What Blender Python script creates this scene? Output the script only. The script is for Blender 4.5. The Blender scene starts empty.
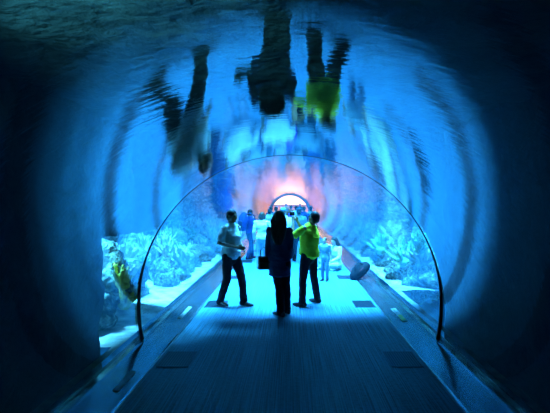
import bpy, bmesh, math, random
from mathutils import Vector, Matrix, noise
random.seed(7)
SC = bpy.context.scene
COL = SC.collection
F, CX, CY, EYE = 428.0, 290.0, 200.0, 1.85     # focal length and vanishing point in pixels of a 550x413 picture, eye height

# ------------------------------------------------------------------ camera
cam_d = bpy.data.cameras.new('camera'); cam = bpy.data.objects.new('camera', cam_d); COL.objects.link(cam)
cam.location = (0, 0, EYE); cam.rotation_euler = (math.radians(90), 0, 0)
cam_d.sensor_width = 36; cam_d.lens = 36 * F / 550
cam_d.shift_x = (275 - CX) / 550; cam_d.shift_y = (CY - 206.5) / 550
cam_d.clip_start = 0.05; cam_d.clip_end = 300
SC.camera = cam

# ------------------------------------------------------------------ view
SC.view_settings.view_transform = 'Standard'; SC.view_settings.look = 'None'
SC.view_settings.gamma = 1; SC.view_settings.use_curve_mapping = False
SC.view_settings.exposure = -0.15
SC.cycles.use_denoising = True
SC.cycles.max_bounces = 10; SC.cycles.diffuse_bounces = 3; SC.cycles.glossy_bounces = 6
SC.cycles.transparent_max_bounces = 24; SC.cycles.sample_clamp_indirect = 4.0
SC.cycles.caustics_refractive = False

# ------------------------------------------------------------------ world: the open water around the reef
W = bpy.data.worlds.new('water'); SC.world = W; W.use_nodes = True
nt = W.node_tree; nt.nodes.clear()
def N(t, **kw):
    n = nt.nodes.new(t)
    for k, v in kw.items(): setattr(n, k, v)
    return n
tc = N('ShaderNodeTexCoord'); sep = N('ShaderNodeSeparateXYZ'); ramp = N('ShaderNodeValToRGB')
mp = N('ShaderNodeMapping'); mp.inputs['Scale'].default_value = (9, 2.0, 14)
nz = N('ShaderNodeTexNoise'); nz.inputs['Scale'].default_value = 1.6; nz.inputs['Detail'].default_value = 5; nz.inputs['Distortion'].default_value = 1.2
mr = N('ShaderNodeMapRange'); mr.inputs['From Min'].default_value = .3; mr.inputs['From Max'].default_value = .75
mr.inputs['To Min'].default_value = .35; mr.inputs['To Max'].default_value = 2.1
mul = N('ShaderNodeMix', data_type='RGBA', blend_type='MULTIPLY'); mul.inputs[0].default_value = 1
bg = N('ShaderNodeBackground'); out = N('ShaderNodeOutputWorld')
L = nt.links.new
L(tc.outputs['Generated'], sep.inputs[0]); L(sep.outputs['Z'], ramp.inputs[0])
L(tc.outputs['Generated'], mp.inputs[0]); L(mp.outputs[0], nz.inputs['Vector']); L(nz.outputs[0], mr.inputs[0])
r = ramp.color_ramp; r.elements[0].position = 0.0; r.elements[0].color = (.004, .16, .50, 1)
r.elements[1].position = .6; r.elements[1].color = (.03, .46, .86, 1)
e = r.elements.new(.12); e.color = (.008, .28, .74, 1)
L(ramp.outputs[0], mul.inputs[6]); L(mr.outputs[0], mul.inputs[7]); L(mul.outputs[2], bg.inputs[0])
L(bg.outputs[0], out.inputs[0]); bg.inputs[1].default_value = 0.42

# ------------------------------------------------------------------ lamps over the tank and added fill lamps
def area(name, loc, sx, sy, power, col, rot=(0, 0, 0)):
    d = bpy.data.lights.new(name, 'AREA'); d.shape = 'RECTANGLE'; d.size = sx; d.size_y = sy; d.energy = power; d.color = col
    d.spread = math.radians(52)
    o = bpy.data.objects.new(name, d); COL.objects.link(o); o.location = loc; o.rotation_euler = rot
    return o
for i, (y, p) in enumerate([(9.7, 3500), (13.9, 1000), (18.5, 950), (24.5, 1050), (32, 1100)]):
    area('tank_lamp', (0, y, 7.6), 7, 3.2 if i else 2.8, p, (.05, .45, 1.0))
reefl = area('reef_fill', (-5.6, 6.4, 5.2), 1.6, 1.6, 1000, (.08, .55, 1.0))  # added fill, out of view, to brighten the sand and boulders at left
reefl.rotation_euler = (Vector((-2.7, 6.1, .3)) - reefl.location).to_track_quat('-Z', 'Y').to_euler()
nearl = bpy.data.lights.new('roof_glow_fill', 'SPOT'); nearl.spot_size = math.radians(58); nearl.spot_blend = 1; nearl.energy = 1500; nearl.color = (.08, .62, .8); nearl.shadow_soft_size = .06  # added unseen spot that puts a teal glow on the cave roof
no = bpy.data.objects.new('roof_glow_fill', nearl); COL.objects.link(no); no.location = (-1.15, .3, 2.25)
no.rotation_euler = (Vector((-.85, 2.0, 2.84)) - no.location).to_track_quat('-Z', 'Y').to_euler()

# ------------------------------------------------------------------ materials
def mat(name, col=(.5, .5, .5), rough=.6, metal=0, spec=.5, emit=None, es=0):
    m = bpy.data.materials.new(name); m.use_nodes = True
    b = m.node_tree.nodes['Principled BSDF']
    b.inputs['Base Color'].default_value = (*col, 1); b.inputs['Roughness'].default_value = rough
    b.inputs['Metallic'].default_value = metal; b.inputs['Specular IOR Level'].default_value = spec
    if emit:
        b.inputs['Emission Color'].default_value = (*emit, 1); b.inputs['Emission Strength'].default_value = es
    return m
def node(m, t, **kw):
    n = m.node_tree.nodes.new(t)
    for k, v in kw.items(): setattr(n, k, v)
    return n
def noisy(name, cols, scale=4, rough=.8, bump=.3, dist=.05, detail=6, stretch=(1, 1, 1), metal=0, spec=.4, bscale=None):
    """material whose colour runs through cols by noise, with a bump"""
    m = mat(name, cols[0], rough, metal, spec); lk = m.node_tree.links.new; b = m.node_tree.nodes['Principled BSDF']
    t = node(m, 'ShaderNodeTexCoord'); p = node(m, 'ShaderNodeMapping'); p.inputs['Scale'].default_value = stretch
    n = node(m, 'ShaderNodeTexNoise'); n.inputs['Scale'].default_value = scale; n.inputs['Detail'].default_value = detail
    r = node(m, 'ShaderNodeValToRGB'); lk(t.outputs['Object'], p.inputs[0]); lk(p.outputs[0], n.inputs['Vector']); lk(n.outputs[0], r.inputs[0])
    els = r.color_ramp.elements; k = len(cols)
    for i, c in enumerate(cols):
        pos = .32 + .36 * i / max(1, k - 1)
        if i < 2: els[i].position = pos; els[i].color = (*c, 1)
        else: e = els.new(pos); e.color = (*c, 1)
    lk(r.outputs[0], b.inputs['Base Color'])
    if bump:
        n2 = node(m, 'ShaderNodeTexNoise'); n2.inputs['Scale'].default_value = bscale or scale * 2.5; n2.inputs['Detail'].default_value = 5
        lk(p.outputs[0], n2.inputs['Vector'])
        bp = node(m, 'ShaderNodeBump'); bp.inputs['Strength'].default_value = bump; bp.inputs['Distance'].default_value = dist
        lk(n2.outputs[0], bp.inputs['Height']); lk(bp.outputs[0], b.inputs['Normal'])
    return m

def acrylic(s1=(1, .55, 1), d1=.0018, d2=.0006, boost=1.85):
    m = bpy.data.materials.new('clear_acrylic'); m.use_nodes = True; t = m.node_tree; t.nodes.clear(); lk = t.links.new
    o = node(m, 'ShaderNodeOutputMaterial'); mx = node(m, 'ShaderNodeMixShader'); tr = node(m, 'ShaderNodeBsdfTransparent')
    gl = node(m, 'ShaderNodeBsdfGlossy'); fr = node(m, 'ShaderNodeFresnel')
    tr.inputs[0].default_value = (.93, .97, 1, 1); gl.inputs['Color'].default_value = (.95, .98, 1, 1); gl.inputs['Roughness'].default_value = .012
    fr.inputs['IOR'].default_value = GL_IOR
    tcn = node(m, 'ShaderNodeTexCoord')
    # slow undulation of the cast sheet, plus fine polishing marks that run round the tube
    p1 = node(m, 'ShaderNodeMapping'); p1.inputs['Scale'].default_value = s1
    n1 = node(m, 'ShaderNodeTexNoise'); n1.inputs['Scale'].default_value = 3.2; n1.inputs['Detail'].default_value = 2
    p2 = node(m, 'ShaderNodeMapping'); p2.inputs['Scale'].default_value = (1.2, 7, 1.2)
    n2 = node(m, 'ShaderNodeTexNoise'); n2.inputs['Scale'].default_value = 3.5; n2.inputs['Detail'].default_value = 4
    for p, n in ((p1, n1), (p2, n2)): lk(tcn.outputs['Object'], p.inputs[0]); lk(p.outputs[0], n.inputs['Vector'])
    b1 = node(m, 'ShaderNodeBump'); b1.inputs['Strength'].default_value = 1; b1.inputs['Distance'].default_value = d1
    b2 = node(m, 'ShaderNodeBump'); b2.inputs['Strength'].default_value = 1; b2.inputs['Distance'].default_value = d2
    lk(n1.outputs[0], b1.inputs['Height']); lk(n2.outputs[0], b2.inputs['Height']); lk(b1.outputs[0], b2.inputs['Normal'])
    lk(b2.outputs[0], gl.inputs['Normal']); lk(b2.outputs[0], fr.inputs['Normal'])
    mm = node(m, 'ShaderNodeMath', operation='MULTIPLY'); mm.use_clamp = True; mm.inputs[1].default_value = boost; lk(fr.outputs[0], mm.inputs[0]); lk(mm.outputs[0], mx.inputs[0]); lk(tr.outputs[0], mx.inputs[1]); lk(gl.outputs[0], mx.inputs[2]); lk(mx.outputs[0], o.inputs[0])
    return m
GL_IOR = 1.5
def clear():
    m = bpy.data.materials.new('acrylic_wet_face'); m.use_nodes = True; t = m.node_tree; t.nodes.clear()
    o = node(m, 'ShaderNodeOutputMaterial'); tr = node(m, 'ShaderNodeBsdfTransparent'); tr.inputs[0].default_value = (.95, .99, 1, 1)
    t.links.new(tr.outputs[0], o.inputs[0]); return m

def carpet():
    m = mat('ribbed_carpet', (.2, .25, .3), .5, 0, .8); lk = m.node_tree.links.new; b = m.node_tree.nodes['Principled BSDF']
    t = node(m, 'ShaderNodeTexCoord')
    p = node(m, 'ShaderNodeMapping'); p.inputs['Scale'].default_value = (85, .9, 1)
    n = node(m, 'ShaderNodeTexNoise'); n.inputs['Scale'].default_value = 1; n.inputs['Detail'].default_value = 3
    lk(t.outputs['Object'], p.inputs[0]); lk(p.outputs[0], n.inputs['Vector'])
    p2 = node(m, 'ShaderNodeMapping'); p2.inputs['Scale'].default_value = (26, 26, 1)
    n2 = node(m, 'ShaderNodeTexNoise'); n2.inputs['Scale'].default_value = 1; n2.inputs['Detail'].default_value = 2
    lk(t.outputs['Object'], p2.inputs[0]); lk(p2.outputs[0], n2.inputs['Vector'])
    add = node(m, 'ShaderNodeMath', operation='MULTIPLY_ADD'); add.inputs[1].default_value = .35; lk(n2.outputs[0], add.inputs[0]); lk(n.outputs[0], add.inputs[2])
    r = node(m, 'ShaderNodeValToRGB'); r.color_ramp.elements[0].position = .54; r.color_ramp.elements[0].color = (.015, .08, .14, 1)
    r.color_ramp.elements[1].position = .82; r.color_ramp.elements[1].color = (.07, .28, .44, 1)
    lk(add.outputs[0], r.inputs[0]); lk(r.outputs[0], b.inputs['Base Color'])
    bp = node(m, 'ShaderNodeBump'); bp.inputs['Strength'].default_value = .5; bp.inputs['Distance'].default_value = .004
    lk(add.outputs[0], bp.inputs['Height']); lk(bp.outputs[0], b.inputs['Normal'])
    return m

M = {}
M['acrylic'] = acrylic(); M['acrylic_far'] = acrylic((2.2, .22, 2.2), .006, .0012, 1.4); M['wet'] = clear(); M['carpet'] = carpet()
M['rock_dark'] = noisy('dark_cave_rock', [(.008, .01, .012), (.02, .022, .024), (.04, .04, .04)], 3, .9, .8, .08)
M['curb'] = noisy('brushed_dark_steel', [(.22, .26, .3), (.32, .37, .42)], 3, .16, .25, .004, 3, (3, .6, 3), metal=.9, spec=.5)
M['edge'] = mat('aluminium_edge', (.45, .5, .55), .3, .9)
M['joint'] = mat('black_joint_sealant', (.012, .016, .02), .35)
M['grille'] = mat('dark_grille_metal', (.07, .10, .14), .4, .8)
M['grille_pit'] = mat('grille_duct', (.006, .007, .008), .9)
M['sand'] = noisy('white_coral_sand', [(.22, .23, .21), (.4, .4, .35), (.6, .58, .52)], 5, .95, .5, .03)
M['boulder'] = noisy('crusted_reef_rock', [(.02, .04, .04), (.07, .11, .09), (.22, .27, .2), (.5, .52, .42)], 3.4, .9, 1, .12, 8)
M['boulder_b'] = noisy('pale_reef_rock', [(.05, .07, .07), (.18, .2, .17), (.42, .42, .34)], 4.5, .9, 1, .1, 8)
M['coral_y'] = noisy('yellow_coral', [(.35, .30, .03), (.75, .6, .08)], 9, .8, .8, .02)
M['coral_p'] = noisy('pale_coral', [(.25, .3, .27), (.55, .56, .5)], 9, .8, .8, .02)
M['coral_g'] = noisy('green_coral', [(.06, .22, .12), (.25, .5, .25)], 9, .8, .8, .02)
M['hall_wall'] = noisy('warm_plaster', [(.7, .42, .2), (.9, .6, .33)], 2, .8, 0)
M['hall_floor'] = mat('polished_stone', (.5, .38, .28), .15)
M['brown'] = noisy('bronze_frame', [(.10, .05, .025), (.2, .1, .05)], 4, .35, .1, .01, metal=.5)
M['lamp'] = mat('warm_lit_panel', (1, .8, .6), .5, emit=(1, .76, .36), es=6)
M['skin'] = noisy('brown_skin', [(.30, .15, .09), (.36, .19, .12)], 6, .5, 0)
M['skin_pale'] = noisy('fair_skin', [(.55, .33, .24), (.62, .38, .28)], 6, .5, 0)
M['hair'] = noisy('black_hair', [(.006, .005, .005), (.02, .016, .014)], 30, .42, .6, .01, stretch=(1, 1, .12))
M['hair_brown'] = noisy('brown_hair', [(.03, .018, .01), (.09, .05, .03)], 30, .45, .6, .01, stretch=(1, 1, .12))
M['eye'] = mat('dark_eye', (.01, .01, .01), .2)
M['lips'] = mat('lips', (.3, .1, .08), .5)
M['shoe'] = mat('black_leather', (.012, .012, .014), .35)
M['shoe_l'] = mat('pale_canvas', (.35, .36, .38), .7)
def cloth(name, c, var=.8, scale=14): return noisy(name, [tuple(v * var for v in c), c], scale, .85, .4, .01, 3, spec=.2)
M['white'] = cloth('white_cotton', (.8, .8, .8), .92)
M['yellow'] = cloth('yellow_cotton', (.92, .78, .03), .93)
M['black'] = cloth('black_cotton', (.012, .013, .017))
M['navy'] = cloth('navy_cotton', (.03, .07, .17))
M['jeans'] = cloth('washed_denim', (.22, .32, .42))
M['blue'] = cloth('royal_blue_cotton', (.03, .08, .34))
M['teal'] = cloth('grey_teal_cotton', (.2, .32, .36))
M['khaki'] = cloth('pale_khaki_cotton', (.5, .52, .40))
M['purple'] = cloth('purple_nylon', (.13, .03, .45))
M['brownbag'] = noisy('brown_leather', [(.14, .055, .025), (.2, .09, .04)], 12, .4, .3, .004)
M['bag'] = cloth('black_nylon', (.004, .005, .008))
M['bagred'] = cloth('dark_red_nylon', (.12, .02, .03))
M['plaque'] = noisy('pale_streak', [(.3, .38, .38), (.5, .52, .5)], 3, .3, 0)
M['streak_yellow'] = mat('yellow_streak', (.8, .75, .1), .3)
M['silver'] = mat('silver_metal', (.6, .6, .62), .3, .9)
M['orange'] = cloth('orange_cotton', (.8, .22, .05))

# ------------------------------------------------------------------ object helpers
def props(o, label=None, cat=None, group=None, kind=None):
    if label: o['label'] = label
    if cat: o['category'] = cat
    if group: o['group'] = group
    if kind: o['kind'] = kind
    return o
def link_mesh(name, me, ms, parent=None, smooth=True):
    o = bpy.data.objects.new(name, me); COL.objects.link(o)
    for m in (ms if isinstance(ms, (list, tuple)) else [ms]): me.materials.append(m)
    if smooth:
        for p in me.polygons: p.use_smooth = True
    if parent: o.parent = parent
    return o
def from_bm(name, bm, ms, parent=None, smooth=False):
    bmesh.ops.recalc_face_normals(bm, faces=bm.faces)
    me = bpy.data.meshes.new(name); bm.to_mesh(me); bm.free()
    return link_mesh(name, me, ms, parent, smooth)
def empty(name, loc=(0, 0, 0), rz=0):
    o = bpy.data.objects.new(name, None); COL.objects.link(o); o.location = loc; o.rotation_euler = (0, 0, rz); o.empty_display_size = .1
    return o
def copy_tree(o, parent=None):
    c = o.copy(); COL.objects.link(c); c.parent = parent
    for ch in list(o.children): copy_tree(ch, c)
    return c
def box(bm, x0, x1, y0, y1, z0, z1, bev=0):
    r = bmesh.ops.create_cube(bm, size=1)
    vs = r['verts']
    for v in vs: v.co = Vector((x0 + (v.co.x + .5) * (x1 - x0), y0 + (v.co.y + .5) * (y1 - y0), z0 + (v.co.z + .5) * (z1 - z0)))
    if bev:
        es = list({e for v in vs for e in v.link_edges})
        bmesh.ops.bevel(bm, geom=es, offset=bev, segments=2, affect='EDGES', profile=.7)
    return vs
def loft(bm, pts, rad, right=(1, 0, 0), n=14, caps=True, ck=1.0):
    """closed tube through pts; rad = (a, b) half widths along 'right' and across it"""
    pts = [Vector(p) for p in pts]; rad = [(q, q) if not isinstance(q, (tuple, list)) else q for q in rad]
    right = Vector(right); rings = []
    def tangent(i):
        a = pts[max(0, i - 1)]; b = pts[min(len(pts) - 1, i + 1)]
        return (b - a).normalized()
    seq = [(pts[i], rad[i], tangent(i)) for i in range(len(pts))]
    if caps:
        p, (a, b), t = seq[0]; k = min(a, b) * ck
        head = [(p - t * k * .95, (a * .3, b * .3), t), (p - t * k * .7, (a * .72, b * .72), t), (p - t * k * .3, (a * .95, b * .95), t)]
        p, (a, b), t = seq[-1]; k = min(a, b) * ck
        tail = [(p + t * k * .3, (a * .95, b * .95), t), (p + t * k * .7, (a * .72, b * .72), t), (p + t * k * .95, (a * .3, b * .3), t)]
        seq = head + seq + tail
    for p, (a, b), t in seq:
        u = right - t * right.dot(t)
        if u.length < .05:
            alt = Vector((0, 1, 0)) if abs(t.y) < .8 else Vector((0, 0, 1)); u = alt - t * alt.dot(t)
        u.normalize(); w = t.cross(u)
        rings.append([bm.verts.new(p + u * (a * math.cos(2 * math.pi * j / n)) + w * (b * math.sin(2 * math.pi * j / n))) for j in range(n)])
    for r0, r1 in zip(rings, rings[1:]):
        for j in range(n): bm.faces.new((r0[j], r0[(j + 1) % n], r1[(j + 1) % n], r1[j]))
    bm.faces.new(list(reversed(rings[0]))); bm.faces.new(rings[-1])
def ball(bm, c, r, seg=14, rot=None):
    c = Vector(c); r = (r, r, r) if not isinstance(r, (tuple, list)) else r
    q = bmesh.ops.create_uvsphere(bm, u_segments=seg, v_segments=max(6, seg // 2 + 2), radius=1)
    for v in q['verts']:
        p = Vector((v.co.x * r[0], v.co.y * r[1], v.co.z * r[2]))
        if rot is not None: p = rot @ p
        v.co = c + p
BENCH = bpy.data.scenes.new('bench')      # a separate empty scene in which single meshes are evaluated
def remeshed(name, bm, m, parent, voxel=.008, smooth=4, wrinkle=0, wscale=12, wstretch=(1, 1, 1)):
    """all closed shells of bm fused into one continuous surface"""
    bmesh.ops.recalc_face_normals(bm, faces=bm.faces)
    me = bpy.data.meshes.new('tmp'); bm.to_mesh(me); bm.free()
    o = bpy.data.objects.new('tmp', me); BENCH.collection.objects.link(o)
    r = o.modifiers.new('r', 'REMESH'); r.mode = 'VOXEL'; r.voxel_size = voxel; r.adaptivity = 0
    s = o.modifiers.new('s', 'SMOOTH'); s.iterations = smooth; s.factor = .5
    vl = BENCH.view_layers[0]; vl.update(); dg = vl.depsgraph
    new = bpy.data.meshes.new_from_object(o.evaluated_get(dg)); new.name = name
    bpy.data.objects.remove(o); bpy.data.meshes.remove(me)
    if wrinkle:
        nrm = [v.normal.copy() for v in new.vertices]
        for v, nn in zip(new.vertices, nrm):
            c = v.co; p = Vector((c.x * wscale * wstretch[0], c.y * wscale * wstretch[1], c.z * wscale * wstretch[2]))
            v.co = c + nn * (wrinkle * noise.noise(p) + .4 * wrinkle * noise.noise(p * 2.3))
    new.materials.clear()
    return link_mesh(name, new, m, parent)
def rocky(name, radius, m, seed, squash=(1, 1, .8), sub=4, rough=.26):
    bm = bmesh.new(); bmesh.ops.create_icosphere(bm, subdivisions=sub, radius=1)
    off = Vector((seed * 3.7, seed * 1.3, -seed * 2.1))
    for v in bm.verts:
        d = v.co.normalized(); k = 1 + rough * noise.fractal(d * 1.3 + off, 1, 2, 4) * 1.4 + .12 * noise.noise(d * 7 + off) + .06 * noise.noise(d * 15 + off)
        v.co = Vector((d.x * squash[0], d.y * squash[1], d.z * squash[2])) * radius * k
    return from_bm(name, bm, m, None, True)
def at(x, y, lift=0.0):
    """floor point under pixel (x, y)"""
    Y = F * (EYE - lift) / (y - CY); return Vector(((x - CX) * Y / F, Y, lift))

# ------------------------------------------------------------------ tunnel
R, ZC = 1.931, .49          # tube radius and height of its centre
CARPET, FOOT = 1.52, .07
YB, YJ, YE = -3.6, 5.44, 41.0
A0 = math.asin((FOOT - ZC) / R)    # angle of the glass foot
def tube(name, y0, y1, nseg=96, ny=2, thick=.07, label=None, m='acrylic'):
    bm = bmesh.new(); rows = []
    for j in range(ny + 1):
        y = y0 + (y1 - y0) * j / ny
        for rr in (R, R + thick):
            rows.append([bm.verts.new((rr * math.cos(A0 + (math.pi - 2 * A0) * i / nseg), y, ZC + rr * math.sin(A0 + (math.pi - 2 * A0) * i / nseg))) for i in range(nseg + 1)])
    for j in range(ny):
        a, b, c, d = rows[2 * j], rows[2 * j + 1], rows[2 * j + 2], rows[2 * j + 3]
        for i in range(nseg):
            bm.faces.new((a[i], a[i + 1], c[i + 1], c[i])); f = bm.faces.new((b[i], b[i + 1], d[i + 1], d[i])); f.material_index = 1
        for s in (0, nseg):
            f = bm.faces.new((a[s], b[s], d[s], c[s])); f.material_index = 1
    for (a, b) in ((rows[0], rows[1]), (rows[-2], rows[-1])):
        for i in range(nseg):
            f = bm.faces.new((a[i], a[i + 1], b[i + 1], b[i])); f.material_index = 1
    o = from_bm(name, bm, [M[m], M['wet']], None, True)
    me = o.data
    import array
    # smooth only within each skin
    bm = bmesh.new(); bm.from_mesh(me)
    for e in bm.edges:
        if len(e.link_faces) == 2 and e.link_faces[0].normal.dot(e.link_faces[1].normal) < .7: e.smooth = False
    bm.to_mesh(me); bm.free()
    props(o, label, 'window', kind='structure'); return o
tube('window_1', YB, YJ - .012, label='near curved sheet of clear acrylic forming the tunnel wall, mirroring the visitors')
tube('window_2', YJ + .012, YE, label='far curved sheet of clear acrylic running down to the bright exit arch', ny=6, m='acrylic_far')

# dark joint between the two sheets, deeper towards its feet
def arch(name, y0, y1, rin, rout, m, a0=A0, n=96):
    bm = bmesh.new(); secs = []
    for i in range(n + 1):
        a = a0 + (math.pi - 2 * a0) * i / n; low = max(0.0, 1 - math.sin(max(a, 0) if a < math.pi else 0) * 1.0) if 0 < a < math.pi else 1.0
        ri = rin(low); c, s = math.cos(a), math.sin(a)
        secs.append([bm.verts.new((q * c, y, ZC + q * s)) for q, y in ((ri, y0), (rout, y0), (rout, y1), (ri, y1))])
    for s0, s1 in zip(secs, secs[1:]):
        for j in range(4): bm.faces.new((s0[j], s0[(j + 1) % 4], s1[(j + 1) % 4], s1[j]))
    bm.faces.new(secs[0]); bm.faces.new(list(reversed(secs[-1])))
    return props(from_bm(name, bm, m, None, False), kind='structure')
arch('trim_1', YJ - .014, YJ + .014, lambda l: R - .003 - .03 * l ** 3, R + .010, M['joint'])

# floor
bm = bmesh.new(); box(bm, -CARPET, CARPET, YB, YE, -.15, 0)
props(from_bm('floor', bm, M['carpet']), kind='structure')
for s, nm in ((-1, 'trim_2'), (1, 'trim_3')):
    bm = bmesh.new()
    prof = [(CARPET + .012, .0), (CARPET + .03, .014), (1.85, .058), (1.872, FOOT), (1.985, FOOT), (1.985, -.15), (CARPET + .012, -.15)]
    ra = [bm.verts.new((s * x, YB, z)) for x, z in prof]; rb = [bm.verts.new((s * x, YE, z)) for x, z in prof]
    for j in range(len(prof)): bm.faces.new((ra[j], ra[(j + 1) % len(prof)], rb[(j + 1) % len(prof)], rb[j]))
    bm.faces.new(ra); bm.faces.new(list(reversed(rb)))
    props(from_bm(nm, bm, M['curb']), kind='structure')
for s, nm in ((-1, 'trim_4'), (1, 'trim_5')):
    bm = bmesh.new(); xs = sorted((s * CARPET, s * (CARPET + .012)))
    box(bm, xs[0], xs[1], YB, YE, -.15, .008)
    props(from_bm(nm, bm, M['edge']), kind='structure')

# ------------------------------------------------------------------ dark rock cave round the near sheet, plus added light blockers
def slab(name, x0, x1, y0, y1, z0, z1, m, step=.12, amp=.09, keep=None):
    """thick rock slab: a box shell of small facets pushed in and out"""
    bm = bmesh.new()
    box(bm, x0, x1, y0, y1, z0, z1)
    for ax, a, b in ((0, x0, x1), (1, y0, y1), (2, z0, z1)):
        k = max(1, int((b - a) / step))
        for i in range(1, k):
            co = Vector((0, 0, 0)); co[ax] = a + (b - a) * i / k; no_ = Vector((0, 0, 0)); no_[ax] = 1
            bmesh.ops.bisect_plane(bm, geom=bm.verts[:] + bm.edges[:] + bm.faces[:], plane_co=co, plane_no=no_)
    bm.normal_update()
    for v in bm.verts:
        p = v.co * 1.2; d = v.normal * amp * (noise.fractal(p, 1, 2, 4) * 1.1 + .25 * noise.noise(v.co * 6))
        v.co += d
    return props(from_bm(name, bm, m, None, True), kind='structure')
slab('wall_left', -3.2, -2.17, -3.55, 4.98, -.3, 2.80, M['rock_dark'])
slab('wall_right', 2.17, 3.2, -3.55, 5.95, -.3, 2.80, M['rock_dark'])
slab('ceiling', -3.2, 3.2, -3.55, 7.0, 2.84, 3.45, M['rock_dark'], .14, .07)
slab('ceiling_light_blocker', -3.2, -2.2, 5.0, 5.95, 1.4, 2.80, M['rock_dark'])  # added block that keeps tank light off the near floor
def shade_arch(name, y0, y1, r0, zc, a0, a1, m, n=56, nr=6, ny=9):
    bm = bmesh.new(); g = {}
    for i in range(n + 1):
        a = a0 + (a1 - a0) * i / n
        for j in range(nr + 1):
            for k in range(ny + 1):
                if 0 < j < nr and 0 < k < ny and 0 < i < n: continue
                q = r0 + j * .16; p = Vector((q * math.cos(a), y0 + (y1 - y0) * k / ny, zc + q * math.sin(a)))
                w = .035 * noise.fractal(p * 1.6, 1, 2, 4) * (1 if j else .5); p += Vector((math.cos(a) * w, w * 2, math.sin(a) * w)); g[i, j, k] = bm.verts.new(p)
    def q4(*c): bm.faces.new([g[t] for t in c])
    for i in range(n):
        for k in range(ny):
            for j in (0, nr): q4((i, j, k), (i + 1, j, k), (i + 1, j, k + 1), (i, j, k + 1))
        for j in range(nr):
            for k in (0, ny): q4((i, j, k), (i + 1, j, k), (i + 1, j + 1, k), (i, j + 1, k))
    for j in range(nr):
        for k in range(ny):
            for i in (0, n): q4((i, j, k), (i, j + 1, k), (i, j + 1, k + 1), (i, j, k + 1))
    return props(from_bm(name, bm, m, None, True), kind='structure')
shade_arch('wall_shade_arch', 6.05, 7.05, 2.53, .10, .02, math.pi - .53, M['rock_dark'])  # added arch, shaped to hide the bright water outside the joint ring
shade_arch('wall_shade_arch_inner', 7.12, 7.5, 2.71, -.03, .12, math.pi - .56, M['rock_dark'], nr=4, ny=3)  # added arch that makes the lit part of the floor start further back
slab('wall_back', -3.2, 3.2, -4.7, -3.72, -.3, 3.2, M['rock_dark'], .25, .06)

# ------------------------------------------------------------------ the water body round the far sheet
def water():
    m = bpy.data.materials.new('tank_water'); m.use_nodes = True; t = m.node_tree; t.nodes.clear()
    o = node(m, 'ShaderNodeOutputMaterial'); v = node(m, 'ShaderNodeVolumeScatter'); v.inputs['Color'].default_value = (.05, .55, 1, 1)
    v.inputs['Density'].default_value = .018; v.inputs['Anisotropy'].default_value = .3
    t.links.new(v.outputs[0], o.inputs['Volume']); return m
M['water'] = water()
bm = bmesh.new(); rows = []
for y in (7.62, YE - .01):
    aa = [A0 + (math.pi - 2 * A0) * i / 64 for i in range(65)]
    inner = [((R + .085) * math.cos(a), ZC + (R + .085) * math.sin(a)) for a in aa]
    pts = [(-1.81, -.3)] + [] + [(1.81, -.3)]
    ring = [(1.99, -.28)] + inner + [(-1.99, -.28), (-16, -.28), (-16, 8), (16, 8), (16, -.28)]
    rows.append([bm.verts.new((x, y, z)) for x, z in ring])
k = len(rows[0])
for i in range(k): bm.faces.new((rows[0][i], rows[0][(i + 1) % k], rows[1][(i + 1) % k], rows[1][i]))
for r_ in rows: f = bm.faces.new(r_)
bmesh.ops.triangulate(bm, faces=[f for f in bm.faces if len(f.verts) > 4])
props(from_bm('tank_water', bm, M['water']), 'blue tank water surrounding the far part of the tunnel', 'water', kind='stuff')

# ------------------------------------------------------------------ sand
bm = bmesh.new()
YS = [-3.5 + 8.4 * j / 14 for j in range(15)] + [5.0 + (YE - 5.1) * j / 70 for j in range(71)]
for s in (-1, 1):
    xs = [2.0, 2.04, 2.09, 2.3, 2.6, 3.0, 3.5, 4.1, 5, 6.5, 8.5, 11, 15]; rows = []
    for y in YS:
        row = []
        for x in xs[:3] if y < 4.95 or (s > 0 and y < 7.95) else xs:
            z = .13 + .03 * noise.noise(Vector((s * x * 2, y * 1.3, 3)))
            t = max(0, min(1, (x - 2) / 8)); z += .5 * t * t * (3 - 2 * t) + .22 * noise.noise(Vector((s * x * .4, y * .35, 9))) * min(1, (x - 2.0) / 1.5)
            row.append(bm.verts.new((s * x, y, z)))
        rows.append(row)
    for r0, r1 in zip(rows, rows[1:]):
        for i in range(min(len(r0), len(r1)) - 1): bm.faces.new((r0[i], r0[i + 1], r1[i + 1], r1[i]))
o = from_bm('sand_bed', bm, M['sand'], None, True)
props(o, 'pale coral sand covering the bottom of the tank outside the tunnel', 'sand', kind='stuff')

# ------------------------------------------------------------------ reef boulders and corals
protos = [rocky('reef_boulder', 1, M['boulder'] if i % 3 else M['boulder_b'], i + 1, (1, 1.1, .8 + .15 * (i % 3))) for i in range(6)]
used = [0] * 6
def boulder(x, y, z, r, k, label, group):
    o = protos[k] if not used[k] else copy_tree(protos[k]); used[k] += 1
    o.location = (x, y, z); o.scale = (r, r, r); o.rotation_euler = (0, 0, random.uniform(0, 6.28))
    props(o, label, 'boulder', group); return o
random.seed(3)
LB = {-1: ('crusted grey boulder in the reef bank along the left side of the tunnel', 'boulders of the left reef bank'),
      1: ('crusted grey boulder in the reef bank along the right side of the tunnel', 'boulders of the right reef bank')}
n = 0
for s in (-1, 1):
    y = 7.6 if s < 0 else 8.8
    while y < 37:
        for ring in range(5 if s < 0 else 4):
            r = random.uniform(.28, .45) + .11 * ring
            x = 2.65 + ring * .95 + random.uniform(-.1, .3) + r * .25
            z = .12 + r * .2 + ring * .3 + max(0, ring - 1) * .28
            boulder(s * x, y + random.uniform(-.4, .4), z, r, n % 6, *LB[s]); n += 1
        y += 1.25 + y * .035
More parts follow.
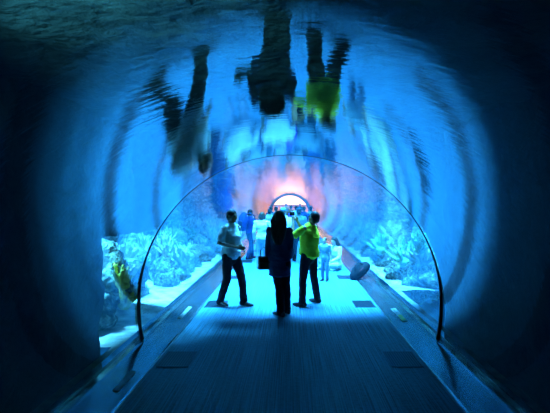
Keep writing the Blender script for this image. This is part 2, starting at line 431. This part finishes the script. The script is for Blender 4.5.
for s, side in ((-1, 'left'), (1, 'right')):
    y = 8.6
    while y < 30:
        boulder(s * random.uniform(2.35, 2.5), y, .16, random.uniform(.13, .24), n % 6, 'small crusted stone on the sand close against the %s foot of the tunnel' % side, 'stones along the %s foot of the tunnel' % side)
        n += 1; y += .55 + y * .03
boulder(-2.86, 6.5, .62, .52, 1, 'large dark boulder with a yellow coral beside the joint on the left', None)
boulder(-2.75, 5.75, .25, .36, 2, 'low pale boulder on the sand at the end of the dark cave', None)
boulder(-3.9, 7.0, .5, .62, 3, 'rounded boulder behind the left foot of the dark joint', None)
boulder(2.95, 8.5, .3, .36, 4, 'boulder behind the right foot of the dark joint', None)

def coral(name, m, seed, branches=16):
    """branching coral: forked tapering arms fused into one colony"""
    rnd = random.Random(seed); bm = bmesh.new(); ball(bm, (0, 0, .03), (.10, .10, .06), 10)
    for i in range(branches):
        a = 2 * math.pi * i / branches + rnd.uniform(-.2, .2); tilt = rnd.uniform(.15, 1.0); l = rnd.uniform(.18, .34)
        d = Vector((math.cos(a) * math.sin(tilt), math.sin(a) * math.sin(tilt), math.cos(tilt)))
        mid = d * l * .55; tip = d * l + Vector((0, 0, .05))
        loft(bm, [(0, 0, .03), mid, tip], [.028, .022, .012], n=8)
        for q in range(2):
            e = (d + Vector((rnd.uniform(-.7, .7), rnd.uniform(-.7, .7), .4))).normalized()
            loft(bm, [mid, mid + e * .07, mid + e * .15], [.018, .015, .009], n=6)
    return remeshed(name, bm, m, None, .012, 2, .006, 40)
cprot = [coral('branching_coral', M['coral_y'], 1), coral('branching_coral', M['coral_p'], 2), coral('branching_coral', M['coral_g'], 3), coral('branching_coral', M['coral_p'], 4, 22)]
cused = [0] * 4
def place_coral(x, y, z, sc, k, label, group=None):
    o = cprot[k] if not cused[k] else copy_tree(cprot[k]); cused[k] += 1
    o.location = (x, y, z); o.scale = (sc, sc, sc); o.rotation_euler = (random.uniform(-.3, .3), random.uniform(-.3, .3), random.uniform(0, 6.28))
    props(o, label, 'coral', group); return o
place_coral(-2.38, 6.05, .62, 1.1, 0, 'yellow branching coral on the dark boulder beside the left foot of the joint')
place_coral(-2.33, 6.0, .34, .9, 0, 'lower yellow branching coral growing below its larger neighbour on the left')
place_coral(2.6, 8.6, .8, 1.2, 2, 'green branching coral on the reef to the right of the black bag')
cn = {1: 'pale', 2: 'green', 3: 'bushy pale'}
for s, side in ((-1, 'left'), (1, 'right')):
    y = 7.4
    i = 0
    while y < 26:
        k = 1 + (i % 3)
        for q in range(2):
            place_coral(s * random.uniform(2.3, 3.6), y + (1.1 if y < 8.6 else 0) + random.uniform(-.3, .3), random.uniform(.3, .75), random.uniform(.9, 1.7), k,
                        cn[k] + ' branching coral on the reef bank along the %s side of the tunnel' % side, cn[k] + ' corals of the %s reef bank' % side)
        y += .55 + y * .035; i += 1

# fish
def fish(x, y, z, l, heading, m, label, group=None):
    t = empty('reef_fish', (x, y, z), heading)
    bm = bmesh.new(); loft(bm, [(0, -l * .45, 0), (0, -l * .2, 0), (0, .05 * l, 0), (0, .3 * l, 0), (0, .45 * l, 0)],
                           [(l * .02, l * .05), (l * .06, l * .14), (l * .09, l * .2), (l * .07, l * .14), (l * .02, l * .04)], n=12)
    from_bm('body', bm, m, t, True)
    def fin(name, poly, parent=t):
        bm = bmesh.new(); a = [bm.verts.new((.004, py * l, pz * l)) for py, pz in poly]; b = [bm.verts.new((-.004, py * l, pz * l)) for py, pz in poly]
        bm.faces.new(a); bm.faces.new(list(reversed(b))); k = len(poly)
        for j in range(k): bm.faces.new((a[j], a[(j + 1) % k], b[(j + 1) % k], b[j]))
        from_bm(name, bm, m, parent)
    fin('tail', [(-.42, .03), (-.66, .18), (-.58, 0), (-.66, -.18), (-.42, -.03)])
    fin('dorsal_fin', [(-.25, .1), (-.2, .27), (.1, .28), (.22, .14)])
    props(t, label, 'fish', group); return t
fish(-3.4, 10.5, 2.1, .35, -1.3, M['coral_y'], 'small yellow fish above the left reef bank')
fish(3.1, 9.6, 1.05, .34, 1.2, M['coral_g'], 'green fish above the corals on the right')

# ------------------------------------------------------------------ floor grilles
def grille():
    t = empty('floor_grille')
    w, d = .17, .23
    bm = bmesh.new(); box(bm, -w, w, -d, d, .0005, .002); from_bm('duct', bm, M['grille_pit'], t)
    bm = bmesh.new()
    for q in (-1, 1):
        box(bm, q * w - .008, q * w + .008, -d - .008, d + .008, 0, .008)
        box(bm, -w, w, q * d - .008, q * d + .008, 0, .008)
    from_bm('frame', bm, M['grille'], t)
    bm = bmesh.new()
    for i in range(1, 12): box(bm, -w + 2 * w * i / 12 - .006, -w + 2 * w * i / 12 + .006, -d, d, .002, .006)
    for i in range(1, 16): box(bm, -w, w, -d + 2 * d * i / 16 - .005, -d + 2 * d * i / 16 + .005, .002, .006)
    from_bm('lattice', bm, M['grille'], t)
    return t
g0 = grille(); first = True
ordn = ['nearest', 'second nearest', 'third nearest', 'fourth nearest', 'fifth nearest', 'sixth nearest', 'seventh nearest', 'eighth nearest']
for k in range(-1, 10):
    y = 4.97 + 2.64 * (k - 1)
    for s, side in ((-1, 'left'), (1, 'right')):
        o = g0 if first else copy_tree(g0); first = False
        o.location = (s * 1.305, y, 0)
        if k < 1: lab, grp = 'dark floor grille at the %s in the foreground shadow, mirrored in the vault' % side, 'grilles seen only mirrored, %s' % side
        elif k < 7: lab, grp = '%s dark floor grille in the row along the %s carpet edge' % (ordn[k - 1], side), 'floor grilles'
        else: lab, grp = 'tiny distant floor grille near the exit along the %s carpet edge' % side, 'distant grilles %s' % side
        props(o, lab, 'floor grille', grp)

# pale strips added in place of bright streaks on the kerb
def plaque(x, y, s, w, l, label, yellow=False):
    """pale plate, added for a bright streak, lying on the sloping kerb"""
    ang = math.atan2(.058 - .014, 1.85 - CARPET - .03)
    t = empty('kerb_streak', (s * x, y, .014 + (x - CARPET - .03) * math.tan(ang) + .003), 0); t.rotation_euler = (0, -s * ang, 0)
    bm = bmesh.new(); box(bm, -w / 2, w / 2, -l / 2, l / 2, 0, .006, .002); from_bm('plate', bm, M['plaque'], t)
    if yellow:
        bm = bmesh.new(); box(bm, -w * .42, w * .42, -l * .42, -l * .05, .006, .0075); from_bm('yellow_part', bm, M['streak_yellow'], t)
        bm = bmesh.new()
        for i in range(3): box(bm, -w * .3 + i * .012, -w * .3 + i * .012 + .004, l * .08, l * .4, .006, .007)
        from_bm('dark_lines', bm, M['bag'], t)
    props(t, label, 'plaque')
plaque(1.715, 6.75, 1, .08, .75, 'pale strip with a yellow part, added for a bright streak on the right kerb', True)
plaque(1.69, 6.9, -1, .06, .7, 'narrow pale strip added for a bright streak on the left kerb by the rocks')
plaque(1.66, 4.3, -1, .06, .46, 'pale strip added for a dim blue-white streak on the left kerb in the dark foreground')

# ------------------------------------------------------------------ exit hall
bm = bmesh.new(); box(bm, -4.98, 4.98, YE + .31, YE + 8.79, -.15, 0); props(from_bm('floor_exit_hall', bm, M['hall_floor']), kind='structure')
bm = bmesh.new(); box(bm, -5, 5, YE + 8.8, YE + 9, 0, 4.2); props(from_bm('wall_exit_back', bm, M['hall_wall']), kind='structure')
bm = bmesh.new(); box(bm, -5.2, -5, YE + .3, YE + 9, -.15, 4.2); props(from_bm('wall_exit_left', bm, M['hall_wall']), kind='structure')
bm = bmesh.new(); box(bm, 5, 5.2, YE + .3, YE + 9, -.15, 4.2); props(from_bm('wall_exit_right', bm, M['hall_wall']), kind='structure')
bm = bmesh.new(); box(bm, -5.2, 5.2, YE + .3, YE + 9, 4.0, 4.2); props(from_bm('ceiling_exit_hall', bm, M['hall_wall']), kind='structure')
# portal wall with the arched hole
bm = bmesh.new(); rows = []
for y in (YE, YE + .3):
    inner = [bm.verts.new((R * math.cos(a), y, ZC + R * math.sin(a))) for a in [A0 + (math.pi - 2 * A0) * i / 48 for i in range(49)]]
    outer = []
    for i in range(49):
        a = A0 + (math.pi - 2 * A0) * i / 48; k = 7.0
        c, s_ = math.cos(a), math.sin(a); q = min(k / max(abs(c), 1e-4), 4.4 / max(s_, 1e-4) if s_ > 0 else 1e9, k / max(abs(c), 1e-4))
        outer.append(bm.verts.new((q * c, y, ZC + q * s_ if s_ > 0 else ZC - .7 * (i and 1) * 0 - .7)))
    rows.append((inner, outer))
for inner, outer in rows:
    for i in range(48): bm.faces.new((inner[i], inner[i + 1], outer[i + 1], outer[i]))
for k in (0, 1):
    a, b = rows[0][k], rows[1][k]
    for i in range(48): bm.faces.new((a[i], a[i + 1], b[i + 1], b[i]))
props(from_bm('wall_exit_portal', bm, M['rock_dark']), kind='structure')
arch('trim_6', YE - .12, YE + .1, lambda l: R - .14, R + .1, M['brown'], a0=A0, n=48)
def hall_lamp(x, y, sx, sy, label):
    t = empty('ceiling_light', (x, y, 4.0))
    bm = bmesh.new(); box(bm, -sx - .06, sx + .06, -sy - .06, sy + .06, -.06, 0, .01); from_bm('frame', bm, M['silver'], t)
    bm = bmesh.new(); box(bm, -sx, sx, -sy, sy, -.07, -.055); from_bm('diffuser', bm, M['lamp'], t)
    props(t, label, 'ceiling light', 'exit hall lights')
for i, x in enumerate((-3, 0, 3)):
    for j, y in enumerate((2.2, 6)):
        hall_lamp(x, YE + y, 1.0, 1.0, '%s ceiling light panel in the exit hall, %s row' % (('left', 'middle', 'right')[i], ('front', 'rear')[j]))
# a warm backlit wall screen at the back of the hall
t = empty('backlit_panel', (0, YE + 8.78, 1.2))
bm = bmesh.new(); box(bm, -3.2, 3.2, -.08, 0, 0, 2.2); from_bm('frame', bm, M['brown'], t)
M['screen'] = mat('backlit_screen', (1, .8, .6), .5, emit=(1, .66, .30), es=1.4)
bm = bmesh.new(); box(bm, -3.1, 3.1, -.1, -.07, .08, 2.12); from_bm('screen', bm, M['screen'], t)
props(t, 'glowing warm orange wall panel at the back of the exit hall', 'wall panel')

# ------------------------------------------------------------------ people
def P(**kw):
    j = dict(pelvis=(0, 0, .93), waist=(0, 0, 1.08), chest=(0, 0, 1.28), neck=(0, -.01, 1.44), head=(0, .02, 1.585),
             shl=(-.185, 0, 1.39), shr=(.185, 0, 1.39), ell=(-.235, -.03, 1.11), elr=(.235, -.03, 1.11), wrl=(-.245, .04, .87), wrr=(.245, .04, .87),
             hipl=(-.09, 0, .90), hipr=(.09, 0, .90), knl=(-.095, .02, .49), knr=(.095, .02, .49), anl=(-.10, -.02, .09), anr=(.10, -.02, .09))
    j.update(kw); return {k: Vector(v) for k, v in j.items()}
def hand(bm, w, d, palm_n, side, curl=.35):
    """palm and five fingers; d points along the hand, palm_n out of the palm, side towards the thumb"""
    d = d.normalized(); s = side - d * side.dot(d); s.normalize(); nrm = d.cross(s)
    if nrm.dot(palm_n) < 0: nrm = -nrm
    loft(bm, [w, w + d * .045, w + d * .085], [(.026, .018), (.040, .015), (.041, .014)], right=s, n=12)
    for i, (o_, ln) in enumerate(((.030, .070), (.010, .080), (-.010, .074), (-.030, .058))):
        b = w + d * .085 + s * o_; k1 = b + (d * math.cos(curl) + nrm * math.sin(curl)) * ln * .45
        k2 = k1 + (d * math.cos(curl * 2) + nrm * math.sin(curl * 2)) * ln * .33; k3 = k2 + (d * math.cos(curl * 3) + nrm * math.sin(curl * 3)) * ln * .25
        loft(bm, [b - d * .02, b, k1, k2, k3], [.009, .0095, .0088, .0082, .0072], right=s, n=8)
    b = w + d * .022 + s * .028
    loft(bm, [b - s * .012, b + (s * .7 + d * .7) * .03, b + (s * .45 + d * .9) * .062 + nrm * .012], [.012, .011, .0085], right=nrm, n=8)
def person(name, loc, face, J, H=1.7, skin='skin', top='white', bottom='black', sleeve='short', hair='short', hairm='hair', shoes='shoe',
           voxel=.009, look=None, tilt=0, hem=.0, fat=1.0, moustache=False, female=False, label='', group=None, curl=.35, fine=True, tunic=0.0, seated=False, palms=None):
    """one continuous body with hair, clothes and shoes as its children"""
    root = empty(name, loc, face); k = H / 1.7; g = lambda v: v * k
    J = {a: b * k for a, b in J.items()}
    up = (J['neck'] - J['pelvis']).normalized()
    rt = (J['shr'] - J['shl']).normalized(); rh = (J['hipr'] - J['hipl']).normalized()
    fw = up.cross(rt) * 1.0
    hrot = Matrix.Rotation(look or 0, 3, 'Z') @ Matrix.Rotation(tilt, 3, 'X')
    hc = J['head']
    def hp(x, y, z): return hc + hrot @ (Vector((x, y, z)) * k)
    bm = bmesh.new()
    # head: cranium, face, jaw, nose, ears
    ball(bm, hp(0, -.008, .022), (g(.076), g(.092), g(.088)), 18, hrot); ball(bm, hp(0, .018, -.03), (g(.060), g(.070), g(.082)), 16, hrot)
    ball(bm, hp(0, .048, -.082), (g(.034), g(.032), g(.026)), 10, hrot)
    loft(bm, [hp(0, .086, .015), hp(0, .102, -.014), hp(0, .098, -.026)], [g(.008), g(.012), g(.013)], n=8)
    for s in (-1, 1):
        ball(bm, hp(s * .076, -.005, -.005), (g(.010), g(.018), g(.028)), 8, hrot); ball(bm, hp(s * .028, .074, .022), (g(.022), g(.012), g(.008)), 8, hrot)
    ball(bm, hp(0, .078, -.052), (g(.022), g(.012), g(.010)), 8, hrot)
    loft(bm, [J['neck'] - up * g(.04), J['neck'] + up * g(.02), hp(0, -.012, -.05)], [g(.062), g(.052), g(.052)], n=14)
    # trunk
    sw = (J['shr'] - J['shl']).length / 2; f_ = fat
    hipw = .155 if not female else .165
    tr = [(J['pelvis'] - up * g(.06), (g(hipw * .92), g(.105))), (J['pelvis'] + up * g(.03), (g(hipw), g(.112 * f_))), (J['waist'], (g(.135 * f_ ** .6 if not female else .122), g(.098 * f_))),
          (J['chest'] - up * g(.04), (g(.155), g(.112 * f_))), (J['chest'] + up * g(.05), (sw * .86, g(.108))), ((J['shl'] + J['shr']) / 2 + up * g(.012), (sw * .74, g(.072)))]
    def trunk(bm, grow=0., z0=0, skirt=0):
        a = [(p, (r[0] + grow, r[1] + grow)) for p, r in tr[z0:]]
        if skirt: a = [(J['pelvis'] - up * g(skirt + .06), (g(hipw * 1.0) + grow, g(.12) + grow))] + a
        loft(bm, [p for p, r in a], [r for p, r in a], right=rt, n=24, ck=.25 if skirt else 1)
    trunk(bm)
    ARM = {}
    for s, a in ((-1, 'l'), (1, 'r')):
        sh, el, wr = J['sh' + a], J['el' + a], J['wr' + a]
        loft(bm, [sh, sh.lerp(el, .35), el, el.lerp(wr, .3), wr], [g(.052), g(.048), g(.038), g(.038), g(.025)], n=12)
        d = (wr - el).normalized()
        pn, sd = (palms or {}).get(a, (Vector((-s, 0, 0)), Vector((0, 1, 0))))
        pn, sd = Vector(pn), Vector(sd)
        if abs(d.dot(sd.normalized())) > .93: sd = Vector((0, 0, 1))
        if fine: hand(bm, wr, d, pn, sd, curl)
        else: loft(bm, [wr, wr + d * g(.08), wr + d * g(.15)], [(g(.028), g(.018)), (g(.038), g(.016)), (g(.02), g(.012))], n=8)
        hi, kn, an = J['hip' + a], J['kn' + a], J['an' + a]
        loft(bm, [hi + up * g(.02), hi.lerp(kn, .4), kn, kn.lerp(an, .3), an], [g(.086), g(.076), g(.055), g(.054), g(.036)], n=14)
        toe = TOE(J, a, k)
        loft(bm, [an - toe * g(.03) - Vector((0, 0, g(.045))), an + toe * g(.12) - Vector((0, 0, g(.055)))], [g(.034), g(.026)], n=10)
    remeshed('body', bm, M[skin], root, voxel, 3)
    # shirt
    wr_ = .010 if fine else .006
    bm = bmesh.new(); trunk(bm, g(.018), 1 if not tunic else 0, tunic)
    loft(bm, [J['pelvis'] - up * g(.03 + hem), J['pelvis'] + up * g(.05)], [(g(hipw * 1.03) + g(.018), g(.122 * f_) + g(.012)), (g(hipw) + g(.018), g(.115 * f_) + g(.016))], right=rt, n=24, ck=.25)
    loft(bm, [J['neck'] - up * g(.05), J['neck'] - up * g(.012)], [g(.088), g(.066)], n=16)
    for a in 'lr':
        sh, el, wr = J['sh' + a], J['el' + a], J['wr' + a]
        if sleeve == 'short': loft(bm, [sh, sh.lerp(el, .4), sh.lerp(el, .78)], [g(.058), g(.066), g(.066)], n=14, ck=.5)
        elif sleeve == 'long': loft(bm, [sh, sh.lerp(el, .4), el, el.lerp(wr, .5), el.lerp(wr, .93)], [g(.068), g(.064), g(.056), g(.05), g(.042)], n=14)
    sh_o = remeshed({0: 'shirt'}.get(0) if not tunic else 'tunic', bm, M[top], root, voxel, 2, wr_, 9, (1, 1, 1.7))
    # trousers
    bm = bmesh.new()
    loft(bm, [J['pelvis'] - up * g(.09), J['pelvis'] + up * g(.045)], [(g(hipw * .95), g(.115)), (g(hipw) + g(.006), g(.118 * f_))], right=rh, n=22)
    for a in 'lr':
        hi, kn, an = J['hip' + a], J['kn' + a], J['an' + a]
        e = an + (kn - an).normalized() * g(-.015)
        loft(bm, [hi, hi.lerp(kn, .4), kn, kn.lerp(an, .45), e], [g(.100), g(.092), g(.075), g(.070), g(.064)], n=16)
    remeshed('trousers', bm, M[bottom], root, voxel, 2, wr_ * 1.1, 9, (1, 1, 1.2))
    for a in 'lr':
        toe = TOE(J, a, k); an = J['an' + a]; bm = bmesh.new(); dn = Vector((0, 0, 1))
        b = Vector((an.x, an.y, an.z - g(.05)))
        side = toe.cross(dn)
        loft(bm, [b - toe * g(.055) + dn * g(.01), b + toe * g(.02) + dn * g(.006), b + toe * g(.11) - dn * g(.004), b + toe * g(.175) - dn * g(.01)],
             [(g(.036), g(.046)), (g(.040), g(.044)), (g(.045), g(.032)), (g(.030), g(.022))], right=side, n=14)
        loft(bm, [b, b + dn * g(.055)], [g(.042), g(.046)], n=12)
        for v in bm.verts:
            if v.co.z < an.z - g(.088): v.co.z = an.z - g(.088)
        remeshed('shoe', bm, M[shoes], root, voxel * .8, 1)
    # hair
    if hair:
        bm = bmesh.new()
        if hair == 'cap':
            ball(bm, hp(0, -.012, .048), (g(.088), g(.100), g(.075)), 18, hrot)
            loft(bm, [hp(0, .06, .052), hp(0, .15, .04)], [(g(.07), g(.012)), (g(.05), g(.006))], right=hrot @ Vector((1, 0, 0)), n=14)
            remeshed('cap', bm, M[hairm], root, voxel, 2)
        else:
            ball(bm, hp(0, -.018, .045), (g(.088), g(.098), g(.084)), 18, hrot); ball(bm, hp(0, -.045, .0), (g(.080), g(.070), g(.085)), 16, hrot)
            if hair == 'bob':
                for s in (-1, 1): loft(bm, [hp(s * .07, -.02, .03), hp(s * .08, -.02, -.04), hp(s * .07, -.02, -.10)], [g(.03), g(.038), g(.02)], n=10)
                loft(bm, [hp(0, -.06, .02), hp(0, -.07, -.09)], [(g(.08), g(.05)), (g(.07), g(.035))], n=14)
            if hair == 'long':
                bk = -fw
                for s in (-1, 0, 1):
                    loft(bm, [hp(s * .055, -.03, .04), hp(s * .085, -.05, -.05), J['neck'] + rt * g(s * .07) + Vector((0, 0, g(-.03))) - Vector((0, g(.075), 0)),
                              J['chest'] + rt * g(s * .055) + Vector((0, 0, g(-.0))) - Vector((0, g(.125), 0)), J['chest'] + rt * g(s * .035) + Vector((0, 0, g(-.10))) - Vector((0, g(.13), 0))],
                         [g(.05), g(.058), g(.062), g(.05), g(.02)], n=12)
            remeshed('hair', bm, M[hairm], root, voxel, 2, .007, 26, (1, 1, .3))
    if fine:
        for s in (-1, 1):
            bm = bmesh.new(); ball(bm, hp(s * .028, .079, .006), g(.010), 8); from_bm('eye', bm, M['eye'], root, True)
            bm = bmesh.new(); loft(bm, [hp(s * .014, .087, .026), hp(s * .03, .084, .031), hp(s * .046, .074, .025)], [g(.004), g(.005), g(.003)], n=6); from_bm('eyebrow', bm, M[hairm if hair != 'cap' else 'hair'], root, True)
        bm = bmesh.new(); loft(bm, [hp(-.02, .083, -.056), hp(0, .090, -.054), hp(.02, .083, -.056)], [g(.004), g(.0055), g(.004)], n=6); from_bm('mouth', bm, M['lips'], root, True)
        if moustache:
            bm = bmesh.new(); loft(bm, [hp(-.028, .080, -.046), hp(0, .094, -.039), hp(.028, .080, -.046)], [g(.005), g(.008), g(.005)], n=8); from_bm('moustache', bm, M['hair'], root, True)
    props(root, label, 'person', group)
    return root
TOES = {}
def TOE(J, a, k):
    t = J.get('toe' + a)
    return t.normalized() if t is not None else Vector((.12 if a == 'r' else -.12, 1, 0)).normalized()
def face_to(dx, dy): return math.atan2(-dx, dy)

# man on the left: profile towards the right, one forearm across the waist, mid step
p = at(231, 306)
J1 = P(head=(.0, .03, 1.585), ell=(-.27, -.04, 1.13), wrl=(-.10, .20, 1.02), elr=(.28, -.04, 1.13), wrr=(.07, .19, 1.06),
       hipl=(-.09, 0, .90), hipr=(.09, 0, .90), knl=(-.10, .16, .50), anl=(-.11, .20, .095), knr=(.09, -.02, .49), anr=(.10, -.16, .10))
man = person('person', (p.x, p.y, 0), face_to(1, -.6), J1, 1.675, top='white', bottom='black', sleeve='short', fat=1.4, moustache=True, voxel=.008, look=.0,
             palms={'l': ((0, -1, 0), (0, 0, 1)), 'r': ((0, -1, 0), (0, 0, 1))},
             label='man in a pale shirt and black trousers standing at the left kerb, facing right')
# woman in the centre, back to the camera
p = at(282, 316)
J2 = P(shl=(-.155, 0, 1.38), shr=(.155, 0, 1.38), ell=(-.185, -.02, 1.11), elr=(.18, .03, 1.11), wrl=(-.21, .05, .87), wrr=(.15, .16, .93), knl=(-.05, .02, .49), anl=(-.01, -.05, .09), knr=(.06, .06, .49), anr=(.06, .12, .095), toel=(-.75, .6, 0), toer=(-.7, .7, 0),
       waist=(-.0, 0, 1.08), hipl=(-.085, 0, .9), hipr=(.085, 0, .9))
for kk in ('pelvis', 'waist', 'chest', 'neck', 'head', 'shl', 'shr', 'ell', 'elr', 'wrl', 'wrr', 'hipl', 'hipr'): J2[kk].x -= .04
person('person', (p.x, p.y, 0), face_to(.15, 1), J2, 1.67, top='navy', bottom='black', sleeve='long', hair='long', voxel=.008, female=True, tunic=.2, look=-.2,
       label='woman with long dark hair in a navy tunic standing in the middle, back turned')
# man in yellow, arms raised with a camera
p = at(309, 304.5)
J3 = P(chest=(0, -.02, 1.28), neck=(0, -.07, 1.43), head=(.0, -.10, 1.57), shl=(-.19, -.02, 1.39), shr=(.19, -.02, 1.39),
       ell=(-.22, .22, 1.22), elr=(.22, .22, 1.22), wrl=(-.07, .31, 1.50), wrr=(.07, .31, 1.50),
       knl=(-.15, .03, .49), anl=(-.21, .0, .09), knr=(.14, -.01, .49), anr=(.20, -.05, .09))
yl = person('person', (p.x, p.y, 0), face_to(-.8, .6), J3, 1.66, top='yellow', bottom='black', sleeve='short', voxel=.008, fat=1.5, tilt=.35, curl=.55,
            palms={'l': ((1, 0, 0), (0, -1, .2)), 'r': ((-1, 0, 0), (0, -1, .2))},
            label='man in a yellow shirt and black trousers raising a camera with both hands')

def sub(parent_obj, local): return parent_obj.matrix_basis @ Vector(local)
# camera held by the man in yellow
def held_camera(loc, rz, label):
    t = empty('camera', loc, rz)
    bm = bmesh.new(); box(bm, -.055, .055, -.018, .018, -.033, .033, .008); from_bm('camera_body', bm, M['black'], t, True)
    bm = bmesh.new(); loft(bm, [(0, .01, 0), (0, .05, 0)], [.026, .024], n=16, caps=False); from_bm('lens', bm, M['silver'], t, True)
    bm = bmesh.new(); box(bm, -.045, .045, -.021, -.018, -.026, .026); from_bm('screen', bm, M['grille_pit'], t)
    props(t, label, 'camera')
bpy.context.view_layer.update()
held_camera(sub(yl, (0, .37, 1.60)), yl.rotation_euler.z, 'small dark camera held up by the man in yellow')

# middle distance
def mid(x, y, H, face, J=None, **kw):
    p = at(x, y); return person('person', (p.x, p.y, 0), face_to(*face), J or P(), H, voxel=.013, fine=False, **kw)
STEP = dict(knl=(-.09, .12, .49), anl=(-.10, .16, .09), knr=(.09, -.02, .49), anr=(.10, -.16, .10))
bp_man = mid(250, 259, 1.55, (.8, .7), P(**STEP), top='blue', bottom='navy', sleeve='short', label='person in a blue shirt wearing a big blue backpack, walking on at the left')
mid(262, 269, 1.52, (.1, 1), P(elr=(.27, .02, 1.13), wrr=(.14, .16, 1.02)), top='white', bottom='jeans', sleeve='long', hair='bob', hairm='hair_brown', female=True,
    label='woman with short brown hair in a white top and pale jeans behind the moustached man')
mid(269.5, 250, 1.52, (0, 1), P(), top='white', bottom='jeans', sleeve='short', label='dark-haired person in white just behind the woman in the white top')
mid(283, 270, 1.66, (.1, 1), P(), top='white', bottom='jeans', sleeve='short', fat=1.5, hair='cap', hairm='teal', label='broad person in a white shirt and teal cap behind the woman in navy')
pb = mid(299, 262, 1.6, (-.3, 1), P(**STEP), top='teal', bottom='black', sleeve='long', label='person in a grey-teal top and dark trousers left of the raised camera')
mid(325, 281, 1.0, (-.6, -1), P(head=(0, .02, 1.575)), top='teal', bottom='jeans', sleeve='short', skin='skin_pale', hairm='hair_brown', shoes='shoe',
    label='small child in pale blue clothes half hidden behind the man in yellow')
# seated woman on the carpet, legs crossed
JS = P(pelvis=(0, 0, .12), waist=(0, .0, .27), chest=(0, .03, .47), neck=(0, .05, .63), head=(0, .09, .775), shl=(-.17, .03, .58), shr=(.17, .03, .58),
       ell=(-.24, .12, .34), elr=(.24, .12, .34), wrl=(-.14, .32, .24), wrr=(.14, .32, .24), hipl=(-.09, .02, .11), hipr=(.09, .02, .11),
       knl=(-.36, .30, .17), knr=(.36, .30, .17), anl=(.10, .44, .09), anr=(-.10, .34, .09), toel=(1, .25, 0), toer=(-1, .25, 0))
p = at(337, 269.5)
person('person', (p.x, p.y + .1, 0), face_to(-.8, -.55), JS, 1.64, voxel=.011, fine=False, top='white', bottom='khaki', sleeve='long', hair='long', female=True, skin='skin_pale', shoes='shoe_l',
       label='woman with long dark hair in white sitting cross-legged on the carpet at right')
# distant crowd
tops = ['teal', 'orange', 'white', 'navy', 'blue', 'orange', 'white', 'teal', 'black']
spots = [(271, 244, 'dark top at the far left of the crowd', 'navy'), (276, 246, 'teal top behind the broad person in white', 'teal'), (291, 237, 'orange top under the exit arch', 'orange'),
         (296, 240, 'white top under the exit arch', 'white'), (304, 245, 'blue top beside the raised camera', 'blue'), (311, 243, 'grey-teal top right of the raised camera', 'teal'),
         (286, 224, 'orange top deep under the exit arch, at left', 'orange'), (300, 224, 'black top deep under the exit arch, at right', 'black')]
cp = {}
for i, (x, y, d, c) in enumerate(spots):
    p = at(x, y)
    if c not in cp:
        cp[c] = person('person', (p.x, p.y, 0), face_to(random.uniform(-.5, .5), 1), P(**STEP) if i % 2 else P(), 1.58, voxel=.02, fine=False, top=c, bottom='navy' if i % 2 else 'jeans', sleeve='short',
                       label='distant person in a ' + d, group='distant crowd')
    else:
        o = copy_tree(cp[c]); o.location = (p.x, p.y, 0); o.rotation_euler.z = random.uniform(-.5, .5); o['label'] = 'distant person in a ' + d

# ------------------------------------------------------------------ bags
def rounded(name, sx, sy, sz, m, parent, loc=(0, 0, 0), bev=.03):
    bm = bmesh.new(); box(bm, loc[0] - sx / 2, loc[0] + sx / 2, loc[1] - sy / 2, loc[1] + sy / 2, loc[2], loc[2] + sz, bev); return from_bm(name, bm, m, parent, True)
def strap(name, pts, r, m, parent):
    bm = bmesh.new(); loft(bm, pts, [r] * len(pts), n=8); return from_bm(name, bm, m, parent, True)
# brown handbag at the woman's left side
p = at(282, 316)
t = empty('handbag', (p.x - .295, p.y + .04, .74), .25)
rounded('bag_body', .17, .11, .20, M['brownbag'], t, bev=.025); rounded('flap', .175, .118, .10, M['brownbag'], t, (0, 0, .108), .02)
strap('handle', [(-.06, 0, .20), (-.05, 0, .30), (0, 0, .36), (.05, 0, .30), (.06, 0, .20)], .008, M['brownbag'], t)
props(t, 'brown leather handbag hanging at the left side of the woman in navy', 'handbag')
# blue backpack
q = sub(bp_man, (0, -.26, 1.0)); t = empty('backpack', q, bp_man.rotation_euler.z)
bm = bmesh.new(); loft(bm, [(0, 0, -.02), (0, -.02, .14), (0, 0, .32), (0, .03, .42)], [(.15, .10), (.175, .125), (.165, .11), (.11, .06)], n=20); from_bm('bag_body', bm, M['blue'], t, True)
bm = bmesh.new(); loft(bm, [(0, -.1, .02), (0, -.12, .18)], [(.11, .05), (.11, .05)], n=16); from_bm('front_pocket', bm, M['navy'], t, True)
for s in (-1, 1): strap('shoulder_strap', [(s * .1, .04, .40), (s * .11, .16, .44), (s * .12, .33, .36), (s * .12, .38, .2)], .018, M['navy'], t)
props(t, 'large royal blue backpack on the back of the person walking at the left', 'backpack')
# purple bag carried
q = sub(pb, (-.27, -.02, .95)); t = empty('shoulder_bag', (q.x - .02, q.y - .1, .90), .2)
bm = bmesh.new(); loft(bm, [(0, 0, .02), (0, 0, .25), (0, 0, .46)], [(.13, .06), (.125, .07), (.06, .035)], n=18); from_bm('bag_body', bm, M['purple'], t, True)
strap('handle', [(-.05, 0, .45), (-.03, 0, .56), (.03, 0, .56), (.05, 0, .45)], .012, M['purple'], t)
props(t, 'purple shoulder bag beside the person in the grey-teal top', 'bag')
# black bag slumped on the right kerb
t = empty('duffel_bag', (1.70, 10.0, .06)); t.rotation_euler = (0, -.6, .28)
bm = bmesh.new(); loft(bm, [(-.16, 0, .14), (-.06, 0, .16), (.08, 0, .17), (.19, 0, .16)], [(.14, .11), (.20, .145), (.20, .15), (.14, .11)], right=(0, 1, 0), n=20)
b = from_bm('bag_body', bm, M['bag'], t, True)
strap('handle', [(-.1, -.10, .27), (-.04, -.08, .36), (.08, -.08, .37), (.13, -.10, .28)], .014, M['bag'], t)
bm = bmesh.new(); loft(bm, [(-.05, -.17, .2), (.07, -.17, .22)], [(.03, .014), (.03, .014)], right=(0, 0, 1), n=10); from_bm('logo_patch', bm, M['bagred'], t, True)
props(t, 'black bag with a dark red patch slumped on the right kerb', 'bag')

bpy.data.scenes.remove(BENCH)
